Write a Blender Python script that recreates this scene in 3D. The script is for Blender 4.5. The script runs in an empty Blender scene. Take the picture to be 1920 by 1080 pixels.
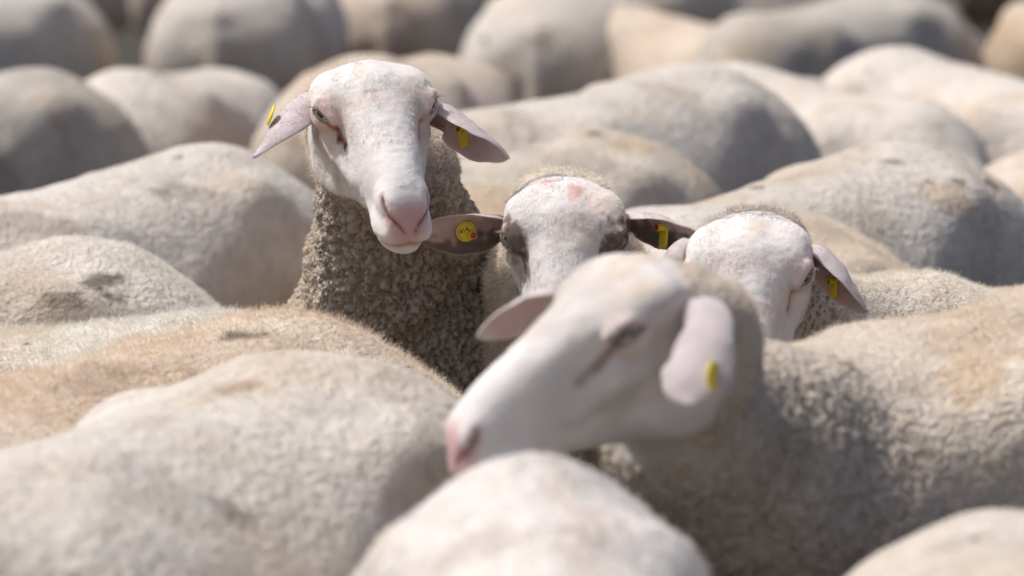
import bpy, math
import numpy as np
from mathutils import Vector, Matrix

# ------------------------------------------------------------------ camera, sky, sun, exposure
SC = bpy.context.scene
COL = SC.collection
CAM_H, TILT, FPX = 1.5, math.radians(7.15), 8000.0      # metres, radians, focal length in 1920-wide pixels
FOCUS = 5.50
cam_d = bpy.data.cameras.new('camera'); cam = bpy.data.objects.new('camera', cam_d); COL.objects.link(cam)
cam.location = (0, 0, CAM_H); cam.rotation_euler = (math.pi / 2 - TILT, 0, 0)
cam_d.sensor_width = 36.0; cam_d.lens = 36.0 * FPX / 1920.0
cam_d.clip_start = 0.1; cam_d.clip_end = 3000
cam_d.dof.use_dof = True; cam_d.dof.focus_distance = FOCUS; cam_d.dof.aperture_fstop = 4.2
SC.camera = cam

SUN_EL, SUN_AZ = math.radians(61), math.radians(-82)     # azimuth clockwise from +Y (away from camera); -90 = from the left
world = bpy.data.worlds.new('World'); SC.world = world; world.use_nodes = True
wn = world.node_tree; bg = wn.nodes['Background']
sky = wn.nodes.new('ShaderNodeTexSky'); sky.sky_type = 'NISHITA'; sky.sun_disc = False
sky.sun_elevation = SUN_EL; sky.sun_rotation = SUN_AZ; sky.air_density = 0.6; sky.dust_density = 4.0; sky.ozone_density = 0.4
wn.links.new(sky.outputs[0], bg.inputs[0]); bg.inputs[1].default_value = 0.14
sun_d = bpy.data.lights.new('sun', 'SUN'); sun_d.energy = 3.7; sun_d.angle = math.radians(1.0); sun_d.color = (1.0, 0.985, 0.965)
sun = bpy.data.objects.new('sun', sun_d); COL.objects.link(sun)
sdir = Vector((math.sin(SUN_AZ) * math.cos(SUN_EL), math.cos(SUN_AZ) * math.cos(SUN_EL), math.sin(SUN_EL)))
sun.rotation_euler = sdir.to_track_quat('Z', 'Y').to_euler(); sun.location = sdir * 30
SC.view_settings.view_transform = 'Standard'; SC.view_settings.look = 'None'
SC.view_settings.exposure = -0.03; SC.view_settings.gamma = 1.0; SC.view_settings.use_curve_mapping = False
SC.render.engine = 'CYCLES'
SC.cycles.use_denoising = True
SC.cycles.max_bounces = 6; SC.cycles.diffuse_bounces = 4
SC.cycles_curves.shape = 'RIBBONS'; SC.cycles_curves.subdivisions = 1

# ------------------------------------------------------------------ small maths
CF = np.array([0, math.cos(TILT), -math.sin(TILT)]); CU = np.array([0, math.sin(TILT), math.cos(TILT)]); CR = np.array([1.0, 0, 0])
CP = np.array([0, 0, CAM_H])
def at(px, py, depth):
    "world point at a given depth along the view, for a pixel of the 1920x1080 photograph"
    return CP + depth * (CF + CR * (px - 960) / FPX + CU * (540 - py) / FPX)
def at_z(px, py, z):
    d = CF + CR * (px - 960) / FPX + CU * (540 - py) / FPX
    return CP + d * ((z - CAM_H) / d[2])
def project(P):
    Q = P - CP
    dep = Q @ CF
    return 960 + FPX * (Q @ CR) / dep, 540 - FPX * (Q @ CU) / dep, dep

def _h(i, j, k, s):
    n = (i.astype(np.uint32) * np.uint32(374761393) + j.astype(np.uint32) * np.uint32(668265263)
         + k.astype(np.uint32) * np.uint32(2147483647) + np.uint32((s * 974711 + 1013) & 0xffffffff))
    n = (n ^ (n >> np.uint32(13))) * np.uint32(1274126177)
    n = (n ^ (n >> np.uint32(16))) * np.uint32(2246822519)
    return ((n ^ (n >> np.uint32(15))) & np.uint32(0xffffff)).astype(np.float64) / 16777215.0
def vnoise(P, s=0):
    "value noise, -1..1"
    F = np.floor(P); f = P - F; I = F.astype(np.int64); f = f * f * f * (f * (f * 6 - 15) + 10)
    out = 0
    for a in (0, 1):
        wa = f[:, 0] if a else 1 - f[:, 0]
        for b in (0, 1):
            wb = f[:, 1] if b else 1 - f[:, 1]
            for c in (0, 1):
                wc = f[:, 2] if c else 1 - f[:, 2]
                out = out + wa * wb * wc * _h(I[:, 0] + a, I[:, 1] + b, I[:, 2] + c, s)
    return out * 2 - 1
def fbm(P, s=0, o=3):
    t = 0; a = 1.0; n = 0
    for q in range(o):
        t = t + a * vnoise(P * (2.03 ** q) + 17.3 * q, s + q); n += a; a *= 0.5
    return t / n
def worley(P, s=0):
    "F1, F2 distances"
    I = np.floor(P).astype(np.int64)
    f1 = np.full(len(P), 9.0); f2 = np.full(len(P), 9.0)
    for a in (-1, 0, 1):
        for b in (-1, 0, 1):
            for c in (-1, 0, 1):
                i, j, k = I[:, 0] + a, I[:, 1] + b, I[:, 2] + c
                q = np.stack([i + _h(i, j, k, s), j + _h(i, j, k, s + 1), k + _h(i, j, k, s + 2)], 1)
                d = np.sqrt(((q - P) ** 2).sum(1))
                f2 = np.minimum(f2, np.maximum(f1, d)); f1 = np.minimum(f1, d)
    return f1, f2
def sstep(a, b, x):
    t = np.clip((x - a) / (b - a), 0, 1); return t * t * (3 - 2 * t)
def smin(a, b, k):
    h = np.clip(0.5 + 0.5 * (b - a) / k, 0, 1); return b * (1 - h) + a * h - k * h * (1 - h)
def smax(a, b, k): return -smin(-a, -b, k)
def nrm(v): v = np.asarray(v, float); return v / np.linalg.norm(v)
def mixc(a, b, t): return a * (1 - t[:, None]) + np.asarray(b, float) * t[:, None]

# ------------------------------------------------------------------ implicit shapes
def pchip(x, y, xs):
    x = np.asarray(x, float); y = np.asarray(y, float)
    h = np.diff(x); d = np.diff(y) / h; m = np.zeros_like(y)
    for i in range(1, len(x) - 1):
        if d[i - 1] * d[i] > 0:
            w1, w2 = 2 * h[i] + h[i - 1], h[i] + 2 * h[i - 1]; m[i] = (w1 + w2) / (w1 / d[i - 1] + w2 / d[i])
    m[0], m[-1] = d[0], d[-1]
    i = np.clip(np.searchsorted(x, xs) - 1, 0, len(x) - 2); t = (xs - x[i]) / h[i]
    return ((1 + 2 * t) * (1 - t) ** 2 * y[i] + t * (1 - t) ** 2 * h[i] * m[i] + t * t * (3 - 2 * t) * y[i + 1] + t * t * (t - 1) * h[i] * m[i + 1])
def loft(st, n=2.2, taper=0.0, mid=0.5):
    st = np.array(st, float); xs = np.linspace(st[0, 0], st[-1, 0], 400)
    T = [pchip(st[:, 0], st[:, c], xs) for c in (1, 2, 3)]
    x0, x1 = xs[0], xs[-1]
    def f(L):
        x = np.clip(L[:, 0], x0, x1)
        zt, zb, w = (np.interp(x, xs, t) for t in T)
        zc = zb + (zt - zb) * mid
        v = L[:, 2] - zc; h = np.maximum(np.where(v > 0, zt - zc, zc - zb), 1e-3); v = v / h
        u = np.abs(L[:, 1]) / np.maximum(w * (1 + taper * np.clip(v, -1.2, 1.2)), 1e-3)
        g = (u ** n + np.abs(v) ** n) ** (1.0 / n)
        d = (g - 1) * np.minimum(w, h) * 0.95
        dx = np.abs(L[:, 0] - x)
        return np.where(dx > 0, np.sqrt(np.maximum(d, 0) ** 2 + dx ** 2), d)
    return f
def ell(P, c, r):
    Q = (P - np.asarray(c)) / np.asarray(r); l = np.sqrt((Q * Q).sum(1)) + 1e-9
    return (l - 1) * min(r)
def cone(P, a, b, ra, rb):
    a = np.asarray(a, float); b = np.asarray(b, float); ab = b - a
    t = np.clip(((P - a) @ ab) / (ab @ ab), 0, 1)
    return np.sqrt(((P - a - t[:, None] * ab) ** 2).sum(1)) - (ra + (rb - ra) * t)

# head frame: x to the nose, y to the animal's left, z to the forehead; origin at the poll joint
HEAD_ST = [(-.040, -.002, -.050, .030), (-.030, .004, -.072, .045), (.000, .041, -.092, .058), (.040, .075, -.104, .065), (.080, .082, -.102, .068),
           (.120, .071, -.090, .060), (.160, .059, -.076, .049), (.200, .048, -.064, .0405), (.235, .039, -.060, .0325),
           (.258, .029, -.060, .0305), (.274, .016, -.056, .027), (.285, .001, -.050, .024), (.292, -.014, -.042, .015), (.295, -.024, -.034, .005)]
_headloft = loft(HEAD_ST, 2.25, 0.06, 0.52)
EYE = np.array([.097, .0640, .036]); EYE_R = .0175
EO = nrm([.60, .70, .30]); ET = np.array([.90, -.20, -.16]); ET = nrm(ET - EO * (ET @ EO)); EV = np.cross(EO, ET)
if EV[2] < 0: EV = -EV
def chain(P, pts, rad):
    d = cone(P, pts[0], pts[1], rad[0], rad[1])
    for i in range(1, len(pts) - 1): d = np.minimum(d, cone(P, pts[i], pts[i + 1], rad[i], rad[i + 1]))
    return d
def head_base(L):
    S = L.copy(); S[:, 1] = np.abs(S[:, 1])
    d = _headloft(L)
    d = smin(d, ell(S, (.070, .055, .048), (.034, .024, .021)), .022)                 # brow and orbit
    d = smin(d, cone(S, (.102, .063, .000), (.172, .040, -.020), .0105, .006), .018)   # facial crest
    d = smin(d, ell(S, (.045, .046, -.050), (.050, .020, .045)), .030)                # jaw muscle
    d = smax(d, -ell(S, (.178, .065, .024), (.045, .018, .020)), .022)                # hollow beside the bridge
    d = smax(d, -ell(S, (.128, .068, -.056), (.052, .018, .022)), .028)
    d = smin(d, ell(S, (.254, .018, .000), (.024, .013, .016)), .012)                 # nostril wing
    d = smin(d, ell(S, (.268, .012, -.034), (.026, .021, .014)), .012)                # upper lip
    d = smin(d, ell(S, (.246, .023, -.036), (.030, .013, .016)), .012)
    return smin(d, ell(S, (.248, .0, -.060), (.038, .027, .012)), .008)               # lower lip, chin
def snapped(ctrl, n):
    "points along a curve, laid onto the surface of the head"
    C = np.asarray(ctrl, float); t = np.linspace(0, 1, n); u = np.linspace(0, 1, len(C))
    P = np.stack([pchip(u, C[:, k], t) for k in range(3)], 1); P[:, 1] = np.maximum(P[:, 1], 1e-5); e = 5e-4
    for _ in range(25):
        f = head_base(P); g = np.stack([(head_base(P + e * np.eye(3)[k]) - head_base(P - e * np.eye(3)[k])) / (2 * e) for k in range(3)], 1)
        P = P - .6 * np.clip(f, -.006, .006)[:, None] * g / ((g * g).sum(1)[:, None] + .2); P[:, 1] = np.maximum(P[:, 1], 0)
    return list(P)
NOS = snapped([(.292, .0060, -.0250), (.285, .0115, -.0160), (.277, .0185, -.0080), (.269, .0235, .0000), (.261, .0260, .0090)], 9); NOSR = np.interp(np.linspace(0, 1, 9), [0, .3, .65, .85, 1], [.0008, .0018, .0030, .0034, .0016])
MOU = snapped([(.296, .0, -.0450), (.286, .018, -.0490), (.262, .0320, -.0520), (.215, .044, -.0440)], 9); MOUR = np.linspace(.0018, .0010, 9)
PHI = snapped([(.2955, 0, -.012), (.298, 0, -.028), (.2975, 0, -.044)], 6); PHIR = np.full(6, .0009)
TEAR = snapped([EYE + EO * .014 + ET * .017 - EV * .003, EYE + EO * .004 + ET * .032 - EV * .006, EYE + ET * .048 - EV * .010], 7); TEARR = np.linspace(.0012, .0022, 7)
def head_sdf(L, lid=1.0):
    S = L.copy(); S[:, 1] = np.abs(S[:, 1])
    d = head_base(L)
    d = smax(d, -chain(S, MOU, MOUR), .004)                                           # mouth
    d = smax(d, -chain(S, NOS, NOSR), .0035)                                          # nostril
    d = smax(d, -chain(S, PHI, PHIR), .003)                                           # philtrum
    # eye: lids over the ball, then the opening
    d = smin(d, np.sqrt(((S - EYE) ** 2).sum(1)) - (EYE_R + .0022), .013)
    d = smin(d, cone(S, EYE + EO * .0145 + ET * .016 + EV * .008, EYE + EO * .0145 - ET * .014 + EV * .011, .0045, .0045), .006)   # upper lid roll
    Q = S - (EYE + EO * .021); q = np.stack([(Q @ ET) / .0135, (Q @ EV) / .0052, (Q @ EO) / .016], 1)
    l = np.sqrt((q * q).sum(1)) + 1e-9
    d = smax(d, -(l - 1) * .0052, .002)
    d = smax(d, -chain(S, TEAR, TEARR), .004)                                         # tear groove
    return d

TORSO_ST = [(-.565, .60, .52, .05), (-.545, .665, .44, .115), (-.49, .725, .375, .175), (-.40, .768, .335, .215), (-.28, .783, .305, .240), (-.10, .770, .285, .257),
            (.10, .757, .285, .255), (.28, .752, .31, .225), (.40, .735, .35, .185), (.48, .685, .42, .125), (.52, .62, .50, .06)]

def frame(yaw, pitch, roll):
    "columns x,y,z; yaw 0 = nose towards the camera, positive = towards picture right; pitch = nose down"
    x = np.array([math.sin(yaw) * math.cos(pitch), -math.cos(yaw) * math.cos(pitch), -math.sin(pitch)])
    y = nrm(np.cross([0, 0, 1.0], x)); z = np.cross(x, y)
    c, s = math.cos(roll), math.sin(roll)
    return np.stack([x, y * c + z * s, z * c - y * s], 1)

def surface_nets(D, ax):
    nx, ny, nz = D.shape; S = D < 0
    cnt = np.zeros((nx - 1, ny - 1, nz - 1), np.uint8)
    for a in (0, 1):
        for b in (0, 1):
            for c in (0, 1):
                cnt += S[a:nx - 1 + a, b:ny - 1 + b, c:nz - 1 + c]
    act = np.argwhere((cnt > 0) & (cnt < 8))
    idx = np.full(cnt.shape, -1, np.int32); idx[act[:, 0], act[:, 1], act[:, 2]] = np.arange(len(act))
    acc = np.zeros((len(act), 3)); num = np.zeros(len(act))
    co = [(a, b, c) for a in (0, 1) for b in (0, 1) for c in (0, 1)]
    def vals(o): return D[act[:, 0] + o[0], act[:, 1] + o[1], act[:, 2] + o[2]].astype(float)
    V = {o: vals(o) for o in co}
    def pos(o): return np.stack([ax[q][act[:, q] + o[q]] for q in range(3)], 1)
    X = {o: pos(o) for o in co}
    for o in co:
        for q in range(3):
            if o[q]: continue
            p = list(o); p[q] = 1; p = tuple(p)
            m = (V[o] < 0) != (V[p] < 0)
            t = np.where(m, V[o] / np.where(m, V[o] - V[p], 1), 0)
            acc += np.where(m[:, None], X[o] + t[:, None] * (X[p] - X[o]), 0); num += m
    verts = acc / num[:, None]
    quads = []
    for q in range(3):
        r, s = (q + 1) % 3, (q + 2) % 3
        sl0 = [slice(None)] * 3; sl1 = [slice(None)] * 3; sl0[q] = slice(0, -1); sl1[q] = slice(1, None)
        E = S[tuple(sl0)] != S[tuple(sl1)]
        e = np.argwhere(E); n = np.array(D.shape)
        ok = (e[:, r] > 0) & (e[:, s] > 0) & (e[:, r] < n[r] - 1) & (e[:, s] < n[s] - 1); e = e[ok]
        def cell(dr, ds):
            c = e.copy(); c[:, r] += dr; c[:, s] += ds; return idx[c[:, 0], c[:, 1], c[:, 2]]
        Q = np.stack([cell(-1, -1), cell(0, -1), cell(0, 0), cell(-1, 0)], 1)
        inside = S[e[:, 0], e[:, 1], e[:, 2]]
        Q[~inside] = Q[~inside][:, ::-1]
        quads.append(Q)
    Q = np.concatenate(quads); Q = Q[(Q >= 0).all(1)]
    return verts, Q
def vert_normals(V, Q):
    n = np.cross(V[Q[:, 2]] - V[Q[:, 0]], V[Q[:, 3]] - V[Q[:, 1]])
    N = np.zeros_like(V)
    for c in range(4): 
        for k in range(3): N[:, k] += np.bincount(Q[:, c], n[:, k], len(V))
    return N / (np.linalg.norm(N, axis=1)[:, None] + 1e-12)
def axis(lo, hi, fine, coarse, flo, fhi):
    "grid lines: spacing fine inside flo..fhi, coarse outside"
    flo, fhi = max(lo, flo), min(hi, fhi)
    if fhi <= flo: return np.arange(lo, hi + coarse, coarse)
    L = [np.arange(flo, lo - coarse, -coarse)[::-1][:-1]] if flo > lo else []
    M = np.arange(flo, fhi + fine, fine)
    R = [np.arange(M[-1], hi + coarse, coarse)[1:]] if hi > M[-1] else []
    return np.concatenate(L + [M] + R)
def sample(fn, ax):
    "evaluate fn on the grid, fully only near its surface"
    B = 4
    ca = [np.append(a[::B], a[-1]) if (len(a) - 1) % B else a[::B] for a in ax]
    G = np.stack(np.meshgrid(*ca, indexing='ij'), -1); sh = G.shape[:3]
    d = fn(G.reshape(-1, 3)).reshape(sh)
    lo = d.copy(); hi = d.copy(); ab = np.abs(d)
    # per coarse block: its corners' smallest |d| against its size
    sl = lambda A, o: A[o[0]:sh[0] - 1 + o[0], o[1]:sh[1] - 1 + o[1], o[2]:sh[2] - 1 + o[2]]
    co = [(a, b, c) for a in (0, 1) for b in (0, 1) for c in (0, 1)]
    amin = np.min([sl(ab, o) for o in co], 0); neg = np.min([sl(d, o) for o in co], 0) < 0; pos = np.max([sl(d, o) for o in co], 0) > 0
    sz = np.sqrt(np.diff(ca[0])[:, None, None] ** 2 + np.diff(ca[1])[None, :, None] ** 2 + np.diff(ca[2])[None, None, :] ** 2)
    hot = (amin < sz * 0.75) | (neg & pos)
    near = np.stack([np.minimum(np.arange(len(a)) // B, len(c) - 2) for a, c in zip(ax, ca)][:1])
    ix = [np.minimum(np.arange(len(a)) // B, len(c) - 2) for a, c in zip(ax, ca)]
    D = d[ix[0]][:, ix[1]][:, :, ix[2]].astype(np.float32)
    H = hot[ix[0]][:, ix[1]][:, :, ix[2]]
    for q in range(3):                                     # a block's far faces too
        r = np.arange(H.shape[q]); f = (r % B == 0) & (r > 0)
        prev = np.take(H, np.maximum(r - 1, 0), q); shp = [1, 1, 1]; shp[q] = -1
        H = H | (prev & f.reshape(shp))
    w = np.argwhere(H)
    for a in range(0, len(w), 400000):
        c = w[a:a + 400000]
        D[c[:, 0], c[:, 1], c[:, 2]] = fn(np.stack([ax[q][c[:, q]] for q in range(3)], 1))
    return D

def to_mesh(name, V, Q, attrs=(), smooth=True):
    me = bpy.data.meshes.new(name)
    me.vertices.add(len(V)); me.vertices.foreach_set('co', np.ascontiguousarray(V, np.float32).ravel())
    Q = np.asarray(Q, np.int32); k = Q.shape[1]
    me.loops.add(Q.size); me.loops.foreach_set('vertex_index', Q.ravel())
    me.polygons.add(len(Q)); me.polygons.foreach_set('loop_start', np.arange(0, Q.size, k, dtype=np.int32))
    me.update(calc_edges=True); me.validate()
    if smooth: me.polygons.foreach_set('use_smooth', np.ones(len(me.polygons), bool))
    for nm, ty, A in attrs:
        at_ = me.attributes.new(nm, ty, 'POINT')
        if ty == 'FLOAT_COLOR': at_.data.foreach_set('color', np.concatenate([A, np.ones((len(A), 1))], 1).astype(np.float32).ravel())
        else: at_.data.foreach_set('value', np.asarray(A, np.float32))
    me.update()
    return me
# ------------------------------------------------------------------ materials
def new_mat(name):
    m = bpy.data.materials.new(name); m.use_nodes = True
    nt = m.node_tree; b = nt.nodes['Principled BSDF']
    return m, nt, b
def N(nt, ty, **kw):
    n = nt.nodes.new(ty)
    for k, v in kw.items(): setattr(n, k, v)
    return n
def math_node(nt, op, a, b=None, c=None, clamp=False):
    n = N(nt, 'ShaderNodeMath', operation=op, use_clamp=clamp)
    for i, v in enumerate((a, b, c)):
        if v is None: continue
        if isinstance(v, (int, float)): n.inputs[i].default_value = v
        else: nt.links.new(v, n.inputs[i])
    return n.outputs[0]
def mixn(nt, fac, a, b, mode='MIX'):
    n = N(nt, 'ShaderNodeMix', data_type='RGBA', blend_type=mode)
    for i, v in ((0, fac), (6, a), (7, b)):
        if isinstance(v, (int, float)): n.inputs[i].default_value = v
        elif isinstance(v, tuple): n.inputs[i].default_value = v + (1,)
        else: nt.links.new(v, n.inputs[i])
    return n.outputs[2]
def noise(nt, vec, scale, detail=3, rough=.55):
    n = N(nt, 'ShaderNodeTexNoise'); nt.links.new(vec, n.inputs['Vector'])
    n.inputs['Scale'].default_value = scale; n.inputs['Detail'].default_value = detail; n.inputs['Roughness'].default_value = rough
    return n.outputs[0]
def ramp(nt, x, a, b):
    n = N(nt, 'ShaderNodeMapRange', interpolation_type='SMOOTHSTEP'); nt.links.new(x, n.inputs[0])
    n.inputs[1].default_value = a; n.inputs[2].default_value = b
    return n.outputs[0]

def coat_material():
    m, nt, b = new_mat('sheep_coat')
    tc = N(nt, 'ShaderNodeTexCoord'); oi = N(nt, 'ShaderNodeObjectInfo')
    off = N(nt, 'ShaderNodeVectorMath', operation='MULTIPLY_ADD'); cmb = N(nt, 'ShaderNodeCombineXYZ')
    for i in range(3): nt.links.new(math_node(nt, 'MULTIPLY', oi.outputs['Random'], 37.0 + 11 * i), cmb.inputs[i])
    add = N(nt, 'ShaderNodeVectorMath', operation='ADD'); nt.links.new(tc.outputs['Object'], add.inputs[0]); nt.links.new(cmb.outputs[0], add.inputs[1])
    P = add.outputs[0]
    col = N(nt, 'ShaderNodeAttribute', attribute_name='col'); wool = N(nt, 'ShaderNodeAttribute', attribute_name='wool').outputs['Fac']
    wet = N(nt, 'ShaderNodeAttribute', attribute_name='wet').outputs['Fac']; speck = N(nt, 'ShaderNodeAttribute', attribute_name='speck').outputs['Fac']
    c = col.outputs['Color']
    # broad staining, mottling, fibre-scale variation
    n1 = ramp(nt, noise(nt, P, 4.5, 4), .50, .72)
    c = mixn(nt, math_node(nt, 'MULTIPLY', n1, math_node(nt, 'MULTIPLY', wool, .65)), c, (.85, .74, .61), 'MULTIPLY')
    n1b = ramp(nt, noise(nt, P, 7.5, 5), .56, .72)
    c = mixn(nt, math_node(nt, 'MULTIPLY', n1b, math_node(nt, 'MULTIPLY', wool, .50)), c, (.54, .48, .42), 'MULTIPLY')
    n2 = ramp(nt, noise(nt, P, 38, 4), .30, .70)
    c = mixn(nt, math_node(nt, 'MULTIPLY', n2, math_node(nt, 'MULTIPLY_ADD', wool, .34, .04)), c, (.60, .555, .51), 'MULTIPLY')
    n3 = noise(nt, P, 260, 3)
    c = mixn(nt, math_node(nt, 'MULTIPLY_ADD', wool, .20, .08), c, mixn(nt, ramp(nt, n3, .3, .7), (.55, .52, .5), (1, 1, 1)), 'MULTIPLY')
    # bits of dung and straw caught in the wool
    vo = N(nt, 'ShaderNodeTexVoronoi'); vo.inputs['Scale'].default_value = 9.0
    w = N(nt, 'ShaderNodeVectorMath', operation='MULTIPLY_ADD'); wnz = N(nt, 'ShaderNodeTexNoise'); wnz.inputs['Scale'].default_value = 30
    nt.links.new(P, wnz.inputs['Vector']); nt.links.new(wnz.outputs['Color'], w.inputs[0]); w.inputs[1].default_value = (.035, .035, .035); nt.links.new(P, w.inputs[2])
    nt.links.new(w.outputs[0], vo.inputs['Vector'])
    sx = N(nt, 'ShaderNodeSeparateColor'); nt.links.new(vo.outputs['Color'], sx.inputs[0])
    thr = math_node(nt, 'MULTIPLY_ADD', sx.outputs[1], .10, .04)
    spot = math_node(nt, 'MULTIPLY', math_node(nt, 'LESS_THAN', vo.outputs['Distance'], thr), math_node(nt, 'LESS_THAN', sx.outputs[0], speck))
    c = mixn(nt, math_node(nt, 'MULTIPLY', spot, .8), c, (.10, .075, .055))
    nt.links.new(c, b.inputs['Base Color'])
    b.inputs['Specular IOR Level'].default_value = .25
    nt.links.new(math_node(nt, 'MULTIPLY_ADD', wet, -.45, .85), b.inputs['Roughness'])
    b.inputs['Sheen Weight'].default_value = .12; b.inputs['Sheen Roughness'].default_value = .5
    # subsurface: thin ears and bare skin
    nt.links.new(math_node(nt, 'MULTIPLY_ADD', wool, -.15, .15), b.inputs['Subsurface Weight'])
    b.inputs['Subsurface Radius'].default_value = (1.0, .35, .2); b.inputs['Subsurface Scale'].default_value = .004
    # relief: curls on wool, short hair on the face
    n4 = noise(nt, P, 130, 4, .6)
    vc = N(nt, 'ShaderNodeTexVoronoi', feature='SMOOTH_F1'); vc.inputs['Scale'].default_value = 95; nt.links.new(w.outputs[0], vc.inputs['Vector'])
    hgt = math_node(nt, 'ADD', math_node(nt, 'MULTIPLY', n4, .9), math_node(nt, 'MULTIPLY', vc.outputs['Distance'], -.7))
    hgt = math_node(nt, 'ADD', hgt, math_node(nt, 'MULTIPLY', noise(nt, w.outputs[0], 48, 3, .6), 2.2))
    hgt = math_node(nt, 'ADD', math_node(nt, 'MULTIPLY', hgt, wool), math_node(nt, 'MULTIPLY', n3, .10))
    bp = N(nt, 'ShaderNodeBump'); bp.inputs['Strength'].default_value = .8; bp.inputs['Distance'].default_value = .006
    nt.links.new(hgt, bp.inputs['Height']); nt.links.new(bp.outputs[0], b.inputs['Normal'])
    return m
COAT = coat_material()

def hair_material():
    m, nt, b = new_mat('sheep_hair')
    a = N(nt, 'ShaderNodeAttribute', attribute_name='col')
    hi = N(nt, 'ShaderNodeHairInfo')
    c = mixn(nt, .35, a.outputs['Color'], mixn(nt, hi.outputs['Random'], (.5, .45, .40), (1, 1, 1)), 'MULTIPLY')
    nt.links.new(c, b.inputs['Base Color']); b.inputs['Roughness'].default_value = .7; b.inputs['Specular IOR Level'].default_value = .3
    return m
HAIR = hair_material()

def eye_material():
    m, nt, b = new_mat('sheep_eye')
    tc = N(nt, 'ShaderNodeTexCoord'); sp = N(nt, 'ShaderNodeSeparateXYZ'); nt.links.new(tc.outputs['Object'], sp.inputs[0])
    r = math_node(nt, 'SQRT', math_node(nt, 'ADD', math_node(nt, 'POWER', sp.outputs[0], 2.0), math_node(nt, 'POWER', sp.outputs[1], 2.0)))
    nz = noise(nt, tc.outputs['Object'], 700, 3)
    iris = mixn(nt, nz, (.16, .125, .07), (.38, .33, .21))
    iris = mixn(nt, ramp(nt, r, .0075, .0105), iris, (.04, .03, .025))
    pu = math_node(nt, 'MULTIPLY', math_node(nt, 'LESS_THAN', math_node(nt, 'ABSOLUTE', sp.outputs[0]), .0060), math_node(nt, 'LESS_THAN', math_node(nt, 'ABSOLUTE', math_node(nt, 'SUBTRACT', sp.outputs[1], .0016)), .0024))
    c = mixn(nt, pu, iris, (.012, .012, .016))
    nt.links.new(c, b.inputs['Base Color']); b.inputs['Roughness'].default_value = .25
    b.inputs['Coat Weight'].default_value = 1.0; b.inputs['Coat Roughness'].default_value = .03
    return m
EYEM = eye_material()
def plain(name, col, rough=.45, var=.25, scale=120):
    m, nt, b = new_mat(name); tc = N(nt, 'ShaderNodeTexCoord')
    c = mixn(nt, math_node(nt, 'MULTIPLY', ramp(nt, noise(nt, tc.outputs['Object'], scale, 4), .45, .75), var), col, tuple(x * .35 for x in col))
    nt.links.new(c, b.inputs['Base Color']); b.inputs['Roughness'].default_value = rough
    return m
YEL = plain('tag_yellow_plastic', (.80, .62, .03)); RED = plain('tag_red_plastic', (.55, .02, .03)); INK = plain('tag_ink', (.03, .022, .015), .8, .1)

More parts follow.
